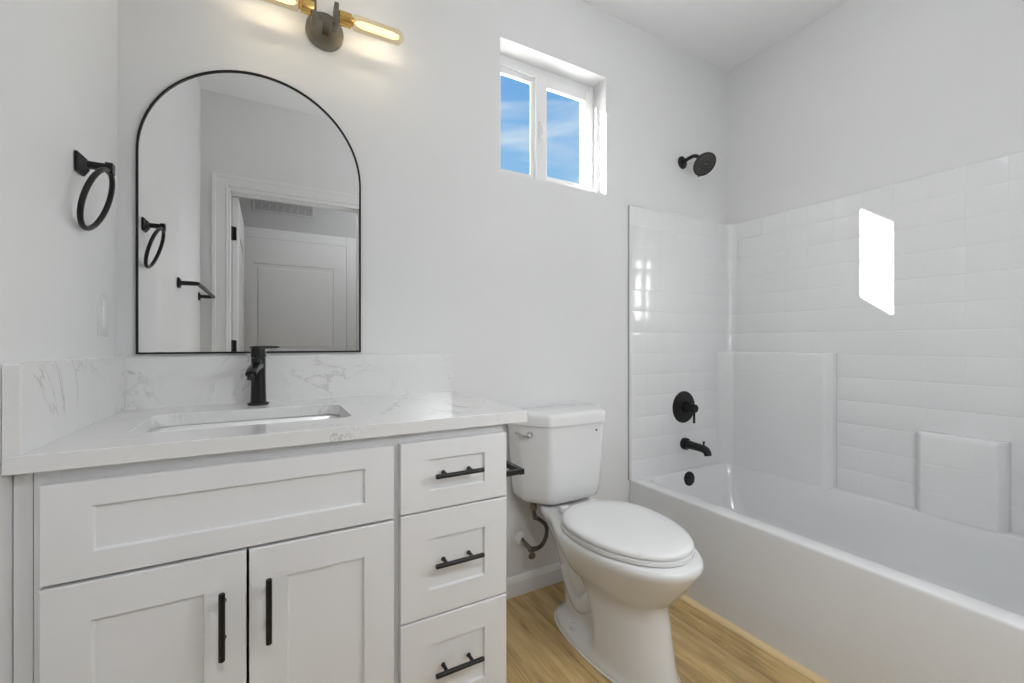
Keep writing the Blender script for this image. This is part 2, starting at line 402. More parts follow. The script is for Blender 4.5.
def panel_door(name, x0, x1, y0, y1, z1, face_axis, m='trim'):
    # slab with sunken panels on both faces
    b = bm_new()
    if face_axis == 'y': a0, a1, t0, t1 = x0, x1, y0, y1
    else: a0, a1, t0, t1 = y0, y1, x0, x1
    P = (lambda a, t, z: (a, t, z)) if face_axis == 'y' else (lambda a, t, z: (t, a, z))
    st = .115; w0, w1 = a0+st, a1-st
    def bx(aa0, aa1, tt0, tt1, z0, z1_, bev=0):
        p = P(aa0, tt0, z0); q = P(aa1, tt1, z1_); box(b, p[0], q[0], p[1], q[1], p[2], q[2], bev)
    bx(a0, w0, t0, t1, .008, z1); bx(w1, a1, t0, t1, .008, z1)
    for z0, zz in ((.008, .22), (.86, 1.00), (z1-.23, z1)): bx(w0, w1, t0, t1, z0, zz)
    for z0, zz in ((.22, .86), (1.00, z1-.23)):
        bx(w0, w1, t0+.010, t1-.010, z0, zz)
        bx(w0+.035, w1-.035, t0+.004, t1-.004, z0+.035, zz-.035, .006)
    return struct(name, b, m)
d1 = panel_door('door_1', .162, .198, -2.63, -1.876, 2.06, 'x')
for zz in (.25, 1.05, 1.815):
    b = bm_new(); box(b, .162, .187, -1.8765, -1.872, zz-.045, zz+.045, .001)
    box(b, .158, .1605, -1.872, -1.835, zz-.045, zz+.045, .001)
    cyl(b, (.162, -1.871, zz-.047), (.162, -1.871, zz+.047), .0055, n=12)
    struct('hinge', b, 'black', 40, d1)
b = bm_new(); lathe(b, (.2, -2.57, .95), (1, 0, 0), [(0, .03), (.006, .03), (.01, .012), (.04, .012), (.045, .026), (.065, .028), (.075, .018)])
struct('door_knob', b, 'black', 40, d1)
d2 = panel_door('door_2', .14, 1.05, HF, HF+.035, 2.03, 'y')
b = bm_new(); lathe(b, (.99, HF+.035, .95), (0, 1, 0), [(0, .03), (.006, .03), (.01, .012), (.04, .012), (.045, .026), (.065, .028), (.075, .018)])
struct('door_knob', b, 'black', 40, d2)
b = bm_new()
box(b, .045, .135, HF, HF+.016, 0, 2.125, .003); box(b, 1.055, 1.145, HF, HF+.016, 0, 2.125, .003); box(b, .135, 1.055, HF, HF+.016, 2.035, 2.125, .003)
struct('trim_hall_door', b, 'trim')
v = thing('ceiling_vent', 'white slatted air grille high on the hall wall above the door, seen in the mirror', 'vent', (.5, HF, 2.28))
b = bm_new(); box(b, .26, .75, HF+.001, HF+.004, 2.290, 2.400); obj('backing', b, 'dark', v)
b = bm_new()
box(b, .25, .76, HF+.001, HF+.012, 2.395, 2.41, .002); box(b, .25, .76, HF+.001, HF+.012, 2.280, 2.295, .002)
box(b, .25, .265, HF+.001, HF+.012, 2.295, 2.395, .002); box(b, .745, .76, HF+.001, HF+.012, 2.295, 2.395, .002)
obj('frame', b, 'grille', v)
b = bm_new()
for k in range(9): box(b, .265, .745, HF+.004, HF+.011, 2.299+k*.0108, 2.305+k*.0108)
for k in range(1, 8): box(b, .265+k*.06-.002, .265+k*.06+.002, HF+.004, HF+.0125, 2.295, 2.395)
obj('grille', b, 'grille', v)

# ------------------------------------------------------------ window
YW = .096
b = bm_new()     # outer frame in the wall opening
fo = .030
box(b, WX0, WX0+fo, YW, YW+.07, WZ0, WZ1, .002); box(b, WX1-fo, WX1, YW, YW+.07, WZ0, WZ1, .002)
box(b, WX0+fo, WX1-fo, YW, YW+.07, WZ1-.045, WZ1, .002); box(b, WX0+fo, WX1-fo, YW, YW+.07, WZ0, WZ0+.030, .002)
box(b, WX0+fo, WX1-fo, YW-.006, YW+.004, WZ1-.052, WZ1-.040, .001)
wf = struct('window_1', b, 'vinyl')
def sash(x0, x1, y0, y1, st_l, st_r, ttop, name='window_sash'):
    z0, z1 = WZ0+.028, WZ1-.043
    b = bm_new()
    box(b, x0, x0+st_l, y0, y1, z0, z1, .002); box(b, x1-st_r, x1, y0, y1, z0, z1, .002)
    box(b, x0+st_l, x1-st_r, y0, y1, z1-ttop, z1, .002); box(b, x0+st_l, x1-st_r, y0, y1, z0, z0+.032, .002)
    s = struct(name, b, 'vinyl', parent=wf)
    b = bm_new(); box(b, x0+st_l-.004, x1-st_r+.004, (y0+y1)/2-.002, (y0+y1)/2+.002, z0+.028, z1-ttop+.004)
    struct('glass_pane', b, 'glass', parent=s)
    return s
s1 = sash(WX0+fo-.003, 1.474, YW+.005, YW+.020, .030, .036, .034)
s2 = sash(1.452, WX1-fo+.003, YW-.016, YW-.002, .060, .034, .048)
b = bm_new(); box(b, 1.470, 1.490, YW-.024, YW-.015, 2.02, 2.105, .004, 3); box(b, 1.476, 1.484, YW-.036, YW-.023, 2.04, 2.085, .003)
struct('window_latch', b, 'vinyl', 40, s2)
b = bm_new(); cyl(b, (1.757, YW-.015, 2.262), (1.757, YW-.022, 2.262), .006, n=12); struct('window_stop', b, 'vinyl', 40, s2)

# ------------------------------------------------------------ vanity cabinet
CX0, CX1, CYF, CZ = .020, .938, -.553, .857
van = thing('vanity_cabinet', 'white shaker vanity cabinet with black bar pulls under the quartz countertop', 'cabinet', (.48, -.28, 0))
b = bm_new()
box(b, CX0, CX0+.018, CYF+.02, -.003, 0, CZ); box(b, CX1-.018, CX1, CYF+.02, -.003, 0, CZ)
box(b, CX0+.018, CX1-.018, -.012, -.003, .1, CZ); box(b, CX0+.018, CX1-.018, CYF+.02, -.012, .1, .118)
obj('carcass', b, 'cabinet', van)
b = bm_new()     # face frame
for x0, x1 in ((CX0-.004, .052), (.622, .662), (.916, CX1)): box(b, x0, x1, CYF, CYF+.02, .1, CZ, .0008)
for z0, z1 in ((.822, CZ), (.642, .668), (.1, .135)):
    box(b, .052, .622, CYF, CYF+.02, z0, z1, .0008)
for z0, z1 in ((.822, CZ), (.645, .668), (.380, .405), (.1, .135)):
    box(b, .662, .916, CYF, CYF+.02, z0, z1, .0008)
obj('face_frame', b, 'cabinet', van)
b = bm_new(); box(b, CX0+.018, CX1-.018, CYF+.075, CYF+.09, 0, .1); obj('toe_kick', b, 'cabinet', van)
b = bm_new(); box(b, -.0095, CX0-.0055, CYF+.002, CYF+.02, .0, CZ, .0008); obj('filler_strip', b, 'cabinet', van)
YD = -.575
def shaker(name, x0, x1, z0, z1, rl, rr_, rt, rb, parent):
    b = bm_new(); e = .0018
    def R(a0, a1, c0, c1, y): return [(a0, y, c0), (a1, y, c0), (a1, y, c1), (a0, y, c1)]
    ring_loft(b, [R(x0, x1, z0, z1, CYF-.0012), R(x0, x1, z0, z1, YD+e), R(x0+e, x1-e, z0+e, z1-e, YD),
                  R(x0+rl, x1-rr_, z0+rb, z1-rt, YD), R(x0+rl+.0025, x1-rr_-.0025, z0+rb+.0025, z1-rt-.0025, YD+.0075)])
    return obj(name, b, 'cabinet', parent)
def pull(parent, p0, p1, posts, y=-.606, r=.0058):
    b = bm_new(); p0 = Vector((p0[0], y, p0[1])); p1 = Vector((p1[0], y, p1[1]))
    cyl(b, p0, p1, r, n=20, bev=.0012)
    for t in posts:
        q = p0.lerp(p1, t); cyl(b, q, (q.x, YD, q.z), .0046, n=14)
        cyl(b, (q.x, YD-.0015, q.z), (q.x, YD, q.z), .0058, n=14)
    return obj('handle', b, 'black', parent, 40)
shaker('drawer_front', .029, .634, .658, .832, .069, .066, .045, .047, van)
dl = shaker('door', .029, .3325, .125, .652, .067, .071, .070, .068, van)
pull(dl, (.293, .458), (.293, .590), (.22, .78))
dr = shaker('door', .3375, .634, .125, .652, .070, .068, .070, .068, van)
pull(dr, (.373, .465), (.373, .597), (.22, .78))
for z0, z1, zh in ((.661, .833, .751), (.396, .657, .532), (.125, .392, .265)):
    d = shaker('drawer', .650, .940, z0, z1, .071, .066, .046 if z1 > .8 else .068, .047 if z1 > .8 else .065, van)
    pull(d, (.728, zh), (.857, zh), (.23, .77))

# countertop with sink cut-out
CTX, CTY, CT0, CT1 = 1.001, -.585, .858, .889
SX0, SX1, SY0, SY1 = .114, .562, -.452, -.178
b = bm_new()
for zz in (CT0, CT1):
    outer = [b.verts.new((x, y, zz)) for x, y in ((lw(CTY)+.001, CTY), (CTX, CTY), (CTX, -.001), (.001, -.001))]
    inner = [b.verts.new((x, y, zz)) for x, y in rrect(SX0, SX1, SY0, SY1, .036, 8)]
    es = [b.edges.new((l[i], l[(i+1) % len(l)])) for l in (outer, inner) for i in range(len(l))]
    bmesh.ops.triangle_fill(b, edges=es, use_beauty=True)
b.verts.ensure_lookup_table()
vs = list(b.verts); h = len(vs)//2
for st, cnt in ((0, 4), (4, h-4)):
    for i in range(cnt):
        j = (i+1) % cnt
        b.faces.new((vs[st+i], vs[st+j], vs[h+st+j], vs[h+st+i]))
bmesh.ops.recalc_face_normals(b, faces=b.faces)
ed = [e for e in b.edges if len(e.link_faces) == 2 and e.calc_face_angle() > 1.2]
bmesh.ops.bevel(b, geom=ed, offset=.0012, segments=1, profile=.5, affect='EDGES')
tag(obj('countertop', b, 'quartz'), 'white quartz countertop with faint grey veins on the vanity cabinet', 'countertop')
b = bm_new(); box(b, .0200, 1.000, -.021, -.001, CT1-.0004, 1.036, .0010)
tag(obj('backsplash', b, 'quartz'), 'long veined quartz backsplash behind the faucet below the mirror', 'backsplash')
b = bm_new()
ring_loft(b, [[(x, y, z) for x, y in ((.001, -.001), (lw(CTY)+.001, CTY+.001), (lw(CTY)+.0235, CTY+.001), (.0205, -.001))] for z in (CT1-.0004, 1.042)])
bmesh.ops.bevel(b, geom=list(b.edges), offset=.001, segments=1, affect='EDGES')
tag(obj('side_splash', b, 'quartz'), 'short veined quartz side splash along the left wall', 'backsplash')
# undermount sink
snk = thing('sink', 'white rectangular undermount sink set into the countertop', 'sink', (.34, -.315, .70))
b = bm_new()
def Rr(x0, x1, y0, y1, r, z): return [(x, y, z) for x, y in rrect(x0, x1, y0, y1, r, 6)]
i = -.006
ring_loft(b, [Rr(SX0-.02, SX1+.02, SY0-.02, SY1+.02, .05, CT0-.012), Rr(SX0-.02, SX1+.02, SY0-.02, SY1+.02, .05, CT0-.0008),
              Rr(SX0+i, SX1-i, SY0+i, SY1-i, .03, CT0-.0008), Rr(SX0+i+.003, SX1-i-.003, SY0+i+.003, SY1-i-.003, .03, CT0-.006),
              Rr(SX0+.016, SX1-.016, SY0+.014, SY1-.014, .035, .76), Rr(SX0+.03, SX1-.03, SY0+.03, SY1-.03, .05, .735),
              Rr(SX0+.07, SX1-.07, SY0+.06, SY1-.06, .05, .725), Rr(.315, .365, -.34, -.29, .024, .721)], cap0=False)
obj('basin', b, 'basin', snk, 50)
b = bm_new(); lathe(b, (.34, -.315, .7215), (0, 0, 1), [(0, .024), (.003, .024), (.004, .019), (.008, .018), (.010, .010)]); obj('drain', b, 'black', snk, 40)

# faucet
fa = thing('faucet', 'matte black single hole faucet with flat lever on top, beside the sink', 'faucet', (.346, -.078, CT1))
b = bm_new(); lathe(b, (.346, -.078, CT1), (0, 0, 1), [(0, .0285), (.004, .0285), (.007, .026), (.008, .0225)]); obj('base', b, 'black', fa, 40)
b = bm_new(); lathe(b, (.346, -.078, CT1+.006), (0, 0, 1), [(0, .0215), (.03, .0205), (.08, .0195), (.118, .0195), (.134, .0195), (.136, .0185)]); obj('body', b, 'black_gloss', fa, 40)
b = bm_new()
sp = spline([(.346, -.080, 1.008), (.340, -.110, 1.006), (.333, -.150, .998), (.329, -.176, .988)], 5)
rings = []
for k, p in enumerate(sp):
    t = k/(len(sp)-1); wv = .0165-.002*t; hh = .0125-.003*t
    side = Vector((.97, -.2, 0)).normalized(); up = Vector((0, -.15-.3*t, 1)).normalized()
    rings.append([p+side*(wv*math.copysign(abs(math.cos(a))**.7, math.cos(a)))+up*(hh*math.copysign(abs(math.sin(a))**.7, math.sin(a))) for a in [2*PI*q/20 for q in range(20)]])
ring_loft(b, rings); obj('spout', b, 'black_gloss', fa, 50)
b = bm_new(); cyl(b, (.3295, -.172, .987), (.3288, -.178, .974), .010, n=16); obj('aerator', b, 'black', fa, 40)
b = bm_new(); lathe(b, (.346, -.078, CT1+.143), (0, 0, 1), [(0, .0195), (.002, .0205), (.026, .0205), (.030, .019)])
side = Vector((-.25, 1, 0)).normalized(); dd = Vector((1, .25, 0)).normalized()
o0 = Vector((.346, -.078, CT1+.1745))
pr = [(-.021, .015, .0035), (-.012, .020, .0045), (.01, .019, .0045), (.03, .013, .004), (.045, .011, .0035), (.056, .010, .0025)]
ring_loft(b, [[o0+dd*a+side*(w*sx)+Vector((0, 0, h_*sz+.0005*(a*30))) for sx, sz in ((-1, -.6), (-.85, -1), (.85, -1), (1, -.6), (1, .6), (.85, 1), (-.85, 1), (-1, .6))] for a, w, h_ in pr])
obj('lever', b, 'black', fa, 40)

# ------------------------------------------------------------ arched mirror
mir = thing('mirror', 'tall arched mirror with a thin black frame on the back wall', 'mirror', (.3505, 0, 1.0455))
MX0, MX1, MZ0, MZ1 = .0415, .6595, 1.0448, 1.938
def arch(off, y, n=48):
    r = (MX1-MX0)/2-off; cx = (MX0+MX1)/2; cz = MZ1-(MX1-MX0)/2
    pts = [(cx-r, y, MZ0+off), (cx+r, y, MZ0+off)]
    pts += [(cx+r*math.cos(PI*k/n), y, cz+r*math.sin(PI*k/n)) for k in range(n+1)]
    return pts
b = bm_new()
R = ring_loft(b, [arch(0, -.002), arch(0, -.0095), arch(.0008, -.0102), arch(.0045, -.0102), arch(.0053, -.0095), arch(.0053, -.002)], False, False)
n = len(R[0])
for k in range(n): b.faces.new((R[-1][k], R[-1][(k+1) % n], R[0][(k+1) % n], R[0][k]))
obj('frame', b, 'black', mir)
b = bm_new(); ring_loft(b, [arch(.0057, -.0055), arch(.0057, -.001)]); obj('mirror_glass', b, 'mirror', mir)

# ------------------------------------------------------------ wall light above the mirror
vl = thing('vanity_light', 'dark bronze wall light with brass sockets and glowing tube bulbs above the mirror', 'wall light', (.541, 0, 2.07))
LC = Vector((.536, -.105, 2.139))
b = bm_new(); lathe(b, (.541, -.001, 2.139), (0, -1, 0), [(0, .060), (.018, .060), (.023, .057), (.025, .050)], 48); obj('back_plate', b, 'gunmetal', vl, 35)
b = bm_new(); box(b, .530, .552, -.105, -.022, 2.119, 2.131, .002)
for sx in (-1, 1):
    xc = .532+sx*.033
    box(b, xc-.0065, xc+.0065, -.121, -.070, 2.108, 2.176, .0015)
box(b, .500, .565, -.112, -.098, 2.117, 2.131, .0015)
obj('bracket', b, 'gunmetal', vl)
for sx in (-1, 1):
    b = bm_new(); lathe(b, (.536+sx*.0375, LC.y, LC.z), (sx, 0, 0), [(0, .0205), (.002, .0215), (.036, .0215), (.038, .020), (.038, .015), (.044, .013)], 32)
    so = obj('socket', b, 'brass', vl, 35)
    b = bm_new(); lathe(b, (.536+sx*.083, LC.y, LC.z), (sx, 0, 0), [(-.004, .012), (.000, .022), (.008, .0240), (.146, .0240), (.156, .0185), (.163, .012), (.167, .003)], 24)
    bu = obj('bulb', b, 'bulb_glass', vl, 60)
    b = bm_new()
    x0 = .536+sx*.092
    zig = []
    for k in range(6):
        a = 2*PI*k/6
        p = [(x0, .003, k), (x0+sx*.02, .0075, k), (x0+sx*.120, .0075, k), (x0+sx*.138, .002, k)]
        tube(b, [(q[0], LC.y+q[1]*math.cos(a), LC.z+q[1]*math.sin(a)) for q in p], .0032, 6)
    cyl(b, (x0-sx*.006, LC.y, LC.z), (x0+sx*.138, LC.y, LC.z), .0015, n=8)
    obj('filament', b, 'filament', bu)
    for kk in (.03, .075, .12):
        l = lamp('bulb_light', 'POINT', (x0+sx*kk, LC.y, LC.z), 1.9, (1, .91, .74), shadow_soft_size=.009)

# ------------------------------------------------------------ towel ring, towel bar, paper holder, switch plate
tr = thing('towel_ring', 'black towel ring hanging on the left wall beside the mirror', 'towel ring', (0, -.30, 1.47))
YR = -.296; XR = 0
b = bm_new(); ZR = 1.479
def sq(x, s): return [(XR+x, YR-s, ZR-s), (XR+x, YR+s, ZR-s), (XR+x, YR+s, ZR+s), (XR+x, YR-s, ZR+s)]
ring_loft(b, [sq(.001, .0215), sq(.006, .0215), sq(.018, .010)]); obj('mount', b, 'black', tr)
b = bm_new(); box(b, XR+.012, XR+.058, YR-.008, YR+.008, ZR-.007, ZR+.007, .001); box(b, XR+.048, XR+.062, YR-.010, YR+.010, ZR-.014, ZR+.010, .0015); obj('arm', b, 'black', tr)
b = bm_new()
top = Vector((XR+.053, YR, ZR-.008)); bot = Vector((XR+.012, YR, 1.337)); c = (top+bot)/2; up = (top-bot)/2; rad = up.length
tube(b, [c+up*math.cos(2*PI*k/48)+Vector((0, 1, 0))*rad*math.sin(2*PI*k/48) for k in range(48)], .0056, 12, True)
obj('ring', b, 'black', tr, 60)

tb = thing('towel_bar', 'black square towel bar on the left wall near the door, seen in the mirror', 'towel bar', (0, -1.28, 1.33))
BX = lw(1)
for yy in (-.965, -1.66):
    b = bm_new()
    def sq2(x, s): return [(BX+x, yy-s, 1.362-s), (BX+x, yy+s, 1.362-s), (BX+x, yy+s, 1.362+s), (BX+x, yy-s, 1.362+s)]
    ring_loft(b, [sq2(.001, .0235), sq2(.007, .0235), sq2(.012, .010), sq2(.075, .009)]); obj('mount', b, 'black', tb)
b = bm_new(); box(b, BX+.071, BX+.085, -1.668, -.957, 1.355, 1.369, .001); obj('bar', b, 'black', tb)

tp = thing('toilet_paper_holder', 'black square toilet paper holder on the side of the vanity cabinet', 'paper holder', (.98, -.47, .68))
for yy in (-.527, -.40):
    b = bm_new(); box(b, .9385, .944, yy-.02, yy+.02, .685, .725, .001); box(b, .943, 1.018, yy-.007, yy+.007, .697, .711, .001)
    obj('arm', b, 'black', tp)
b = bm_new(); box(b, 1.006, 1.021, -.535, -.392, .696, .712, .001); obj('bar', b, 'black', tp)

sw = thing('switch_plate', 'white wall plate with rocker switch on the left wall below the towel ring', 'switch plate', (0, -.13, 1.09))
b = bm_new(); box(b, -.0025, .0035, -.172, -.090, 1.094, 1.210, .002, 3); obj('plate', b, 'plate', sw, 40)
b = bm_new(); box(b, .003, .0060, -.148, -.114, 1.117, 1.187, .001); obj('rocker', b, 'trim', sw, 40)
for zz in (1.104, 1.200):
    b = bm_new(); cyl(b, (.003, -.131, zz), (.0043, -.131, zz), .003, n=10); obj('screw', b, 'plate', sw)

# ------------------------------------------------------------ toilet
TX = 1.441; TK = 1.466
to = thing('toilet', 'white two piece toilet with closed lid between the vanity and the tub', 'toilet', (TX, -.42, 0))
# bowl and pedestal: half width as a function of position along the depth, ring by ring
def section(z, yb, yf, prof, n=40, pb=2.4, pf=2.0):
    # prof: [(t, halfwidth)] smooth interpolation; ends closed by a rounded cap
    def w(t):
        for (t0, w0), (t1, w1) in zip(prof[:-1], prof[1:]):
            if t <= t1:
                s = (t-t0)/(t1-t0); s = s*s*(3-2*s); return w0+(w1-w0)*s
        return prof[-1][1]
    half = []
    for k in range(n+1):
        a = PI*k/n; t = (1-math.cos(a))/2
        # rounded ends: superellipse factor against the centre
        if t < .5: f = (1-abs(1-t/.5)**4.5)**(1/pb) if t > 0 else 0
        else: f = (1-abs((t-.5)/.5)**2.2)**(1/pf) if t < 1 else 0
        half.append((w(t)*f, yb+(yf-yb)*t))
    pts = [(TX+a, y, z) for a, y in half]+[(TX-a, y, z) for a, y in reversed(half[1:-1])]
    return pts
foot = [(0, .104), (.45, .121), (1, .124)]
mid1 = [(0, .070), (.45, .074), (.55, .110), (1, .120)]
mid2 = 0
rings = [section(0, -.165, -.715, foot), section(.012, -.165, -.715, foot),
         section(.020, -.170, -.710, [(0, .100), (.45, .117), (1, .120)]),
         section(.034, -.19, -.705, [(0, .082), (.38, .092), (.50, .111), (1, .118)]),
         section(.060, -.20, -.698, mid1), section(.120, -.19, -.688, [(0, .068), (.45, .072), (.55, .105), (1, .116)]),
         section(.200, -.16, -.678, [(0, .068), (.44, .074), (.54, .103), (1, .112)]),
         section(.252, -.13, -.672, [(0, .070), (.38, .078), (.50, .106), (1, .113)]),
         section(.270, -.12, -.690, [(0, .072), (.33, .084), (.48, .128), (1, .136)]),
         section(.296, -.10, -.711, [(0, .076), (.28, .092), (.48, .146), (1, .152)]),
         section(.325, -.08, -.735, [(0, .082), (.26, .100), (.48, .163), (1, .169)]),
         section(.360, -.06, -.760, [(0, .092), (.24, .112), (.48, .179), (1, .185)]),
         section(.388, -.045, -.778, [(0, .104), (.22, .125), (.48, .190), (1, .196)]),
         section(.404, -.04, -.785, [(0, .110), (.22, .130), (.48, .191), (1, .197)]),
         section(.414, -.04, -.782, [(0, .110), (.22, .129), (.48, .188), (1, .193)]),
         section(.420, -.045, -.776, [(0, .106), (.22, .124), (.48, .180), (1, .185)])]
b = bm_new(); ring_loft(b, rings); bowl = obj('bowl', b, 'porcelain', to, 60)
b = bm_new()     # trapway bulge on each side of the recess
for sx in (-1, 1):
    tube(b, spline([(TX+sx*.052, -.47, .235), (TX+sx*.058, -.40, .16), (TX+sx*.056, -.345, .115), (TX+sx*.050, -.29, .150), (TX+sx*.045, -.24, .215)], 6),
         .034, 16)
    lathe(b, (TX+sx*.090, -.335, .028), (0, 0, 1), [(0, .016), (.010, .015), (.017, .010), (.020, .003)], 16)
obj('trapway', b, 'porcelain', to, 60)
b = bm_new()     # caulk bead round the foot
ring_loft(b, [[(TX+(p[0]-TX)*1.055, (p[1]+.44)*1.014-.44, z) for p in section(0, -.165, -.715, foot)] for z in (.0003, .0035)]); obj('caulk_line', b, 'caulk', to, 50)
# seat and lid
def egg(z, ins, yb=-.262, yf=-.750, w=.186):
    pts = []; n = 64
    yb -= ins; yf += ins; w -= ins
    for k in range(n):
        a = 2*PI*k/n; cy = -.475
        sa, ca = math.sin(a), math.cos(a)
        if sa < 0:  # front: long ellipse
            x = w*math.copysign(abs(ca)**1.0, ca); y = cy+(cy-yf)*sa
        else:       # back: squarer
            x = w*(math.copysign(abs(ca)**.80, ca))*(1-.17*sa**2.0); y = cy+(yb-cy)*abs(sa)**.80
        pts.append((TX+x, y, z))
    return pts
b = bm_new(); ring_loft(b, [egg(.4215, .006), egg(.424, .001), egg(.4355, .001), egg(.438, .006)]); obj('seat', b, 'seat', to, 50)
b = bm_new(); ring_loft(b, [egg(.4405, .012), egg(.4415, .003), egg(.449, .002), egg(.455, .007), egg(.459, .020), egg(.462, .06), egg(.463, .11)]); obj('lid', b, 'seat', to, 50)
for sx in (-1, 1):
    b = bm_new(); box(b, TX+sx*.07-.02, TX+sx*.07+.02, -.268, -.240, .420, .448, .006, 3); obj('hinge', b, 'seat', to, 50)
# tank
def tank_ring(z, grow, yf, k=1.0, cr=.028, tx=0):
    hw = .2205*k+grow
    P = [(TK-hw, -.018), (TK-hw, -.100-grow*.3), (TK-.135*k-grow*.5, yf-grow), (TK+.135*k+grow*.5, yf-grow), (TK+hw, -.100-grow*.3), (TK+hw, -.018)]
    return [(x, y, z) for x, y in round_poly(P, [.01, .05, cr, cr, .05, .01], 6)]
b = bm_new()
ring_loft(b, [tank_ring(.4215, 0, -.150, .62, .05), tank_ring(.425, 0, -.178, .76, .06), tank_ring(.437, 0, -.196, .855, .07), tank_ring(.460, 0, -.205, .895, .07),
              tank_ring(.50, 0, -.208, .915, .06), tank_ring(.58, 0, -.211, .945, .045), tank_ring(.68, 0, -.214, .98, .035), tank_ring(.746, 0, -.216, 1.0, .03)])
obj('tank', b, 'porcelain', to, 60)
b = bm_new()
ring_loft(b, [tank_ring(0.7465, .002, -.216, cr=.03), tank_ring(0.7485, .009, -.216, cr=.03), tank_ring(0.7790, .009, -.216, cr=.03), tank_ring(0.7870, .0065, -.216, cr=.03),
              tank_ring(0.7930, .000, -.216, cr=.03), tank_ring(0.7965, -.010, -.216, cr=.03), tank_ring(0.7980, -.03, -.216, cr=.03)])
obj('tank_lid', b, 'porcelain', to, 50)
fn = Vector((-.115, -.083, 0)).normalized(); fn = Vector((-.82, -.57, 0)).normalized()
lp = Vector((TK-.186, -.147, .712))
b = bm_new(); lathe(b, lp-fn*.006, fn, [(0, .013), (.008, .013), (.012, .010), (.018, .009), (.024, .011), (.030, .009), (.033, .004)], 24)
al = Vector((-fn.y, fn.x, 0)); al = al if al.x < 0 else -al
tube(b, spline([lp+fn*.020, lp+fn*.026-al*-.018+Vector((0, 0, .002)), lp+fn*.026+al*.036+Vector((0, 0, .006)), lp+fn*.024+al*.052+Vector((0, 0, .008))], 5), .0055, 12)
obj('flush_lever', b, 'chrome', to, 50)
b = bm_new(); cyl(b, (TK+.093, -.2155, .717), (TK+.093, -.218, .717), .004, n=14); obj('plug', b, 'rubber', to)

# water supply
ws = thing('water_supply', 'braided hose and stop valve on the wall below the toilet tank', 'supply valve', (1.33, -.03, .2))
b = bm_new(); lathe(b, (1.322, -.001, .237), (0, -1, 0), [(0, .028), (.006, .027), (.013, .021), (.015, .010)], 28); obj('escutcheon', b, 'trim', ws, 40)
b = bm_new(); cyl(b, (1.322, -.010, .237), (1.322, -.050, .226), .008, n=16); cyl(b, (1.322, -.045, .226), (1.330, -.075, .214), .010, n=14)
box(b, 1.318, 1.336, -.088, -.060, .205, .222, .003); obj('valve', b, 'gunmetal', ws, 40)
b = bm_new(); lathe(b, (1.322, -.085, .206), (-.3, -1, -.3), [(0, .006), (.010, .006), (.012, .015), (.018, .015), (.020, .010)], 16); obj('valve_knob', b, 'gunmetal', ws, 40)
b = bm_new(); tube(b, spline([(1.332, -.075, .216), (1.355, -.075, .213), (1.385, -.075, .225), (1.403, -.078, .262), (1.396, -.085, .305), (1.362, -.092, .338), (1.333, -.10, .358), (1.322, -.105, .385), (1.320, -.107, .408)], 8), .0088, 12)
obj('hose', b, 'braid', ws, 60)
for q0, q1, qr in (((1.320, -.107, .396), (1.320, -.107, .4205), .014), ((1.334, -.098, .354), (1.326, -.103, .370), .0105), ((1.337, -.075, .215), (1.352, -.075, .214), .0105)):
    b = bm_new(); cyl(b, q0, q1, qr, n=8); obj('nut', b, 'gunmetal', ws)

# ------------------------------------------------------------ bathtub
tub = thing('bathtub', 'white alcove bathtub with flat apron along the right wall', 'bathtub', (2.33, -.76, 0))
def TR(x0, x1, y0, y1, r, z): return [(x, y, z) for x, y in rrect(x0, x1, y0, y1, r, 7)]
YE = -1.522; X1 = 2.743
b = bm_new()
rings = [TR(1.908, X1, YE, -.002, .004, 0), TR(1.909, X1, YE, -.002, .004, .03), TR(1.920, X1, YE, -.002, .004, .12), TR(1.941, X1, YE, -.002, .004, .25),
         TR(1.957, X1, YE, -.002, .004, .350), TR(1.960, X1, YE, -.002, .004, .380), TR(1.9615, X1, YE, -.002, .005, .386), TR(1.964, X1, YE, -.002, .006, .389), TR(1.968, X1, YE, -.002, .007, .390),
         TR(2.029, 2.679, -1.455, -.034, .055, .390), TR(2.034, 2.676, -1.451, -.038, .055, .3885), TR(2.037, 2.6745, -1.448, -.041, .055, .384),
         TR(2.050, 2.667, -1.42, -.054, .075, .28), TR(2.064, 2.655, -1.37, -.075, .10, .16), TR(2.085, 2.635, -1.33, -.10, .12, .105), TR(2.13, 2.59, -1.27, -.16, .12, .078), TR(2.2, 2.5, -1.1, -.30, .10, .072)]
ring_loft(b, rings); obj('tub_shell', b, 'acrylic', tub, 50)
b = bm_new(); lathe(b, (2.342, -.045, .349), (0, -1, .06), [(0, .038), (.006, .038), (.010, .035), (.011, .028)], 36); obj('overflow_cover', b, 'black', tub, 40)
b = bm_new(); lathe(b, (2.35, -.36, .072), (0, 0, 1), [(0, .034), (.004, .034), (.006, .025), (.012, .022), (.014, .01)], 28); obj('drain', b, 'black', tub, 40)

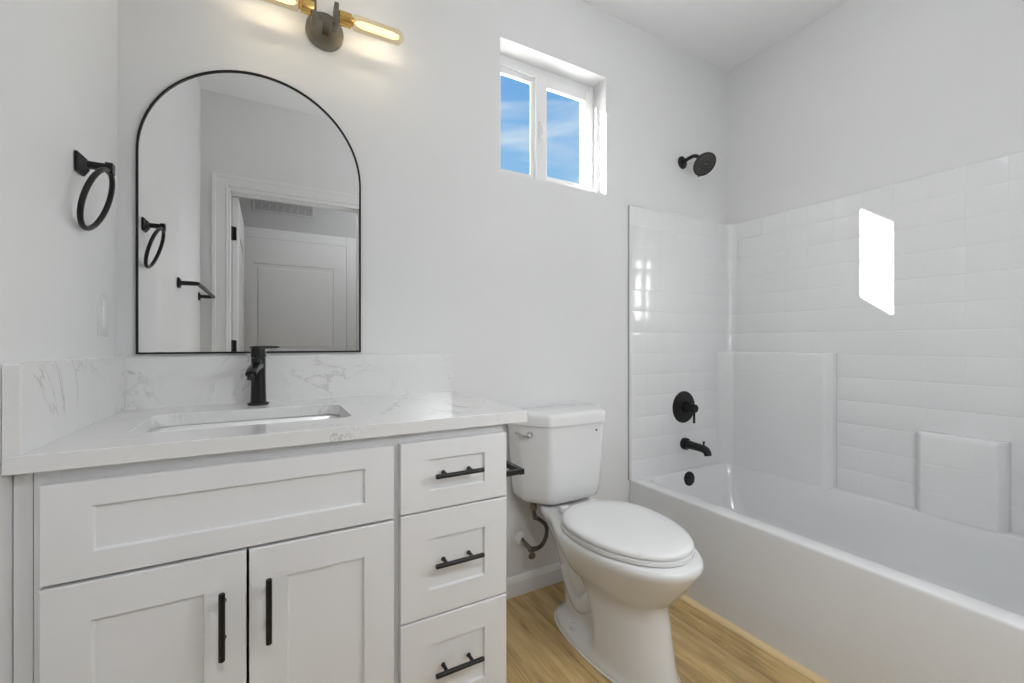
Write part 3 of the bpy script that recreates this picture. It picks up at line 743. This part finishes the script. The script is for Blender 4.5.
# ------------------------------------------------------------ moulded tile surround
sur = thing('shower_surround', 'glossy white moulded tile surround on three walls above the bathtub', 'shower surround', (2.33, -.76, .39))
ZS0, ZS1, XS = .3905, 1.770, 1.950
rc = .055; FX, FY = 2.733, -.014         # faces of the right and back panels
FE = -1.510
path = []
def seg_len(): return path[-1][0] if path else 0
L1 = (FX-rc)-XS; La = rc*PI/2; L2 = (-rc+FY)-(FE+rc); L2 = abs(L2)
L2 = abs((FY-rc)-(FE+rc)); L3 = L1
def P(s):
    if s <= L1: return Vector((XS+s, FY, 0)), Vector((0, -1, 0))
    s -= L1
    if s <= La:
        a = s/rc; return Vector((FX-rc+rc*math.sin(a), FY-rc+rc*math.cos(a), 0)), Vector((-math.sin(a), -math.cos(a), 0))
    s -= La
    if s <= L2: return Vector((FX, FY-rc-s, 0)), Vector((-1, 0, 0))
    s -= L2
    if s <= La:
        a = s/rc; return Vector((FX-rc+rc*math.cos(a), FE+rc-rc*math.sin(a), 0)), Vector((-math.cos(a), math.sin(a), 0))
    s -= La
    return Vector((FX-rc-s, FE, 0)), Vector((0, 1, 0))
LT = L1+La+L2+La+L3
gs = [x-XS for x in (2.053, 2.166, 2.279, 2.392, 2.505, 2.618)]
gs += [L1+La+(FY-rc)-y for y in [-.216-.1131*k for k in range(11)]]
gs += [L1+La+L2+La+(FX-rc)-x for x in (2.60, 2.487, 2.374, 2.261, 2.148, 2.035)]
gz = [.485+.1075*k for k in range(12)]
def lines(g, lo, hi, extra=()):
    s = set()
    for q in g:
        for d in (-.0042, -.0028, -.0015, -.0006, .0006, .0015, .0028, .0042): s.add(round(q+d, 5))
    for d in (0, .0012, .003, .006, .010, .016): s.add(round(lo+d, 5)); s.add(round(hi-d, 5))
    for q in extra: s.add(round(q, 5))
    return sorted(q for q in s if lo-1e-6 <= q <= hi+1e-6)
def gdepth(q, g):
    d = min(abs(q-t) for t in g)
    if d >= .0042: return 0
    t = 1-d/.0042
    return .0009*min(1, (t*t*(3-2*t))*1.15)
def edge(q, lo, hi, R=.012):
    d = min(q-lo, hi-q)
    if d >= R: return 0
    t = 1-d/R; return (1-math.sqrt(max(0, 1-t*t)))
arcs = [L1+La*k/8 for k in range(9)]+[L1+La+L2+La*k/8 for k in range(9)]
ss = lines(gs, 0, LT, arcs); zs = lines(gz, ZS0, ZS1)
b = bm_new(); G = []
for s in ss:
    p, nrm = P(s); col = []
    es = edge(s, 0, LT)
    for z in zs:
        ez = edge(z, ZS0-.05, ZS1)
        dep = max(gdepth(s, gs)*(.25+.4*min(1, max(0, (z-1.2)/.4))), gdepth(z, gz))+.011*min(1, max(es, ez))
        q = p-nrm*dep; col.append(b.verts.new((q.x, q.y, z)))
    G.append(col)
for i in range(len(ss)-1):
    for j in range(len(zs)-1): b.faces.new((G[i][j], G[i+1][j], G[i+1][j+1], G[i][j+1]))
# close the rim back to the wall
def back(s, z):
    p, nrm = P(s); q = p-nrm*.0115; return b.verts.new((q.x, q.y, z))
tp_ = [back(s, ZS1) for s in ss]; bt_ = [back(s, ZS0) for s in ss]
for i in range(len(ss)-1):
    b.faces.new((G[i][-1], G[i+1][-1], tp_[i+1], tp_[i])); b.faces.new((G[i][0], bt_[i], bt_[i+1], G[i+1][0]))
    b.faces.new((tp_[i], tp_[i+1], bt_[i+1], bt_[i]))
b.faces.new([G[0][j] for j in range(len(zs))]+[tp_[0], bt_[0]]); b.faces.new([G[-1][j] for j in range(len(zs))]+[tp_[-1], bt_[-1]])
obj('wall_panel', b, 'acrylic', sur, 70)
b = bm_new(); box(b, XS-.006, XS+.001, -.004, -.0005, ZS0, ZS1-.004, .0012); obj('caulk_line', b, 'caulk_edge_shade', sur)  # caulk strip with the edge shadow put into its grey
def ledge(name, plan, rad, z1, grooves=True):
    b = bm_new(); rr_ = round_poly(plan, rad, 6)
    cx = sum(p[0] for p in plan)/len(plan); 
    def ins(d, z):   # shrink away from the wall side: move points towards +x
        out = []
        for x, y in rr_:
            k = max(0, min(1, (FX+.004-x)/.055)); ym = (plan[0][1]+plan[-1][1])/2
            out.append((x+d*k, y, z))
        return out
    gr_ = [r for z in gz if .42 < z < z1-.03 for r in (ins(0, z-.009), ins(0, z-.0035), ins(.0004, z-.0010), ins(.0004, z+.0010), ins(0, z+.0035), ins(0, z+.009))]
    ring_loft(b, [ins(0, .3905)]+gr_+[ins(0, z1-.02), ins(.0015, z1-.012), ins(.005, z1-.005), ins(.010, z1-.001), ins(.016, z1)])
    return obj(name, b, 'acrylic', sur, 50)
# counter-clockwise plans seen from above
ledge('corner_ledge', [(FX+.008, FY+.008), (2.618, FY+.008), (2.634, -.030), (2.675, -.080), (2.675, -.540), (2.700, -.566), (FX+.008, -.572)][::-1], [.004, .012, .03, .004, .05, .02, .004][::-1] if False else .016, 1.030)
ledge('soap_ledge', [(FX+.008, -.868), (2.700, -.872), (2.675, -.892), (2.675, -1.104), (2.700, -1.124), (FX+.008, -1.128)][::-1], .014, .717)

# ------------------------------------------------------------ shower fittings
sh = thing('shower', 'round black shower head on a curved arm above the surround', 'shower head', (2.343, 0, 2.06))
b = bm_new(); lathe(b, (2.343, -.001, 2.060), (0, -1, 0), [(0, .034), (.004, .034), (.010, .028), (.014, .016)], 32); obj('flange', b, 'black', sh, 40)
b = bm_new(); tube(b, spline([(2.343, -.008, 2.060), (2.343, -.045, 2.068), (2.343, -.078, 2.068), (2.342, -.103, 2.054), (2.341, -.117, 2.036)], 7), .0095, 16); obj('arm', b, 'black', sh, 60)
hd = Vector((0, -.60, -.80)).normalized(); hd = Vector((-.16, -.72, -.66)).normalized()
hc = Vector((2.340, -.146, 1.998))
b = bm_new(); lathe(b, hc-hd*.052, hd, [(0, .010), (.004, .015), (.016, .016), (.022, .012), (.028, .026), (.036, .050), (.040, .059), (.050, .0615), (.053, .060), (.053, .055), (.051, .054)], 48)
hb = obj('shower_head', b, 'black', sh, 40)
b = bm_new(); u, v_ = frame_of(hd)
for ring_r, cnt in ((.047, 26), (.037, 20), (.027, 14), (.014, 6)):
    for k in range(cnt):
        a = 2*PI*k/cnt; q = hc+(u*math.cos(a)+v_*math.sin(a))*ring_r-hd*.001
        cyl(b, q, q+hd*.003, .0020, .0014, n=6)
obj('nozzles', b, 'gunmetal', hb)
b = bm_new(); q = hc+hd*.001; 
for k in (-1, 0, 1): cyl(b, q+u*k*.006-v_*.004, q+u*k*.006-v_*.004+hd*.002, .0022, n=8)
obj('centre_mark', b, 'chrome', hb)
b = bm_new(); q = hc-v_*.0-hd*.006+(-v_ if v_.z > 0 else v_)*.058; cyl(b, q, q+(-v_ if v_.z > 0 else v_)*.008, .005, n=10); obj('spray_tab', b, 'black', hb, 40)

mv = thing('shower_valve', 'round black shower valve plate with lever on the faucet wall', 'shower valve', (2.345, 0, .73))
YS = FY
b = bm_new(); lathe(b, (2.338, YS, .730), (0, -1, 0), [(0, .086), (.004, .086), (.008, .083), (.010, .070), (.011, .035)], 56); obj('plate', b, 'black', mv, 40)
b = bm_new(); lathe(b, (2.338, YS-.010, .730), (0, -1, 0), [(0, .030), (.020, .026), (.040, .0235), (.048, .0235), (.050, .0225), (.066, .0225), (.069, .020)], 32); obj('knob', b, 'black_gloss', mv, 40)
b = bm_new(); cyl(b, (2.338, YS-.068, .715), (2.335, YS-.070, .652), .0062, n=14, bev=.001); obj('lever', b, 'black', mv, 40)

sp_ = thing('tub_spout', 'black tub spout with diverter pin below the shower valve', 'tub spout', (2.352, 0, .50))
b = bm_new(); lathe(b, (2.341, YS, .532), (0, -1, 0), [(0, .031), (.004, .032), (.020, .032), (.024, .029)], 32); obj('flange', b, 'black', sp_, 40)
b = bm_new(); tube(b, [(2.341, YS-.015, .532), (2.341, YS-.05, .531), (2.341, YS-.10, .529), (2.341, YS-.125, .527), (2.341, YS-.138, .521), (2.341, YS-.146, .510), (2.341, YS-.149, .497)], [.0225, .0215, .0205, .0205, .0205, .0195, .018], 20); obj('spout', b, 'black', sp_, 60)
b = bm_new(); cyl(b, (2.341, YS-.124, .545), (2.341, YS-.124, .560), .0042, n=12); cyl(b, (2.341, YS-.124, .558), (2.341, YS-.124, .566), .0068, n=14, bev=.001); obj('diverter_pin', b, 'black', sp_, 40)

# ------------------------------------------------------------ added fill lamps, unseen, for the room and the hall
for x, y, lab in ((1.50, -1.05, 'added unseen globe lamp that fills the bathroom with light'), (1.45, -2.30, 'added unseen globe lamp that lights the hall')):
    zo = -.18 if y > -1.5 else 0
    t = thing('fill_globe_ceiling', lab, 'ceiling light', (x, y, 2.26))
    b = bm_new(); lathe(b, (x, y, ZC-.0005), (0, 0, -1), [(0, .065), (.018, .065), (.024, .058), (.026, .012)], 40)
    cyl(b, (x, y, ZC-.02), (x, y, 2.535+zo), .008, n=14); obj('canopy', b, 'gunmetal', t, 40)
    b = bm_new(); lathe(b, (x, y, 2.545+zo), (0, 0, -1), [(0, .030), (.004, .034), (.022, .034), (.026, .030)], 32); obj('cap', b, 'gunmetal', t, 40)
    b = bm_new(); lathe(b, (x, y, 2.54+zo), (0, 0, -1), [(.14-.14*math.cos(PI*k/24), .14*math.sin(PI*k/24)) for k in range(2, 25)], 40, cap0=False); obj('globe_shade', b, 'fill_globe_glass', t, 60)
t = thing('fill_spot_hall', 'added unseen fill spotlight in the hall aimed through the bathroom door', 'spotlight', (HALL_FILL[0], HALL_FILL[1], 2.3))  # made-up housing for the added hall spot
ax = Vector((0.55, 1.75, -1.55)).normalized(); hp = Vector(HALL_FILL)
b = bm_new(); lathe(b, hp-ax*.13, ax, [(0, .03), (.01, .045), (.03, .052), (.115, .10), (.118, .10), (.118, .095), (.035, .048)], 32, cap1=False); obj('can', b, 'black', t, 40)
b = bm_new(); lathe(b, (hp.x-.03, hp.y-.06, ZC-.0005), (0, 0, -1), [(0, .05), (.012, .05), (.015, .045)], 28)
cyl(b, (hp.x-.03, hp.y-.06, ZC-.012), hp-ax*.11, .009, n=12); obj('bracket', b, 'black', t, 40)
t = thing('fill_globe_wall', 'added unseen fill globe on the wall opposite the toilet', 'wall light', (FRONT_FILL[0], YF, 1.14))  # made-up fixture round the added front fill light
gx, gy, gz_ = FRONT_FILL
b = bm_new(); lathe(b, (gx, YF+.0005, gz_+.0), (0, 1, 0), [(0, .06), (.014, .06), (.018, .052), (.02, .014)], 32); obj('wall_plate', b, 'gunmetal', t, 40)
b = bm_new(); tube(b, spline([(gx, YF+.015, gz_), (gx, YF+.06, gz_-.10), (gx, YF+.12, gz_-.165), (gx, gy, gz_-.170)], 6), .008, 12)
lathe(b, (gx, gy, gz_-.178), (0, 0, 1), [(0, .02), (.006, .036), (.022, .036), (.026, .03)], 28); obj('arm', b, 'gunmetal', t, 40)
b = bm_new(); lathe(b, (gx, gy, gz_-.155), (0, 0, 1), [(.155-.155*math.cos(PI*k/24), .155*math.sin(PI*k/24)) for k in range(2, 25)], 40, cap0=False); obj('globe_shade', b, 'fill_globe_glass', t, 60)
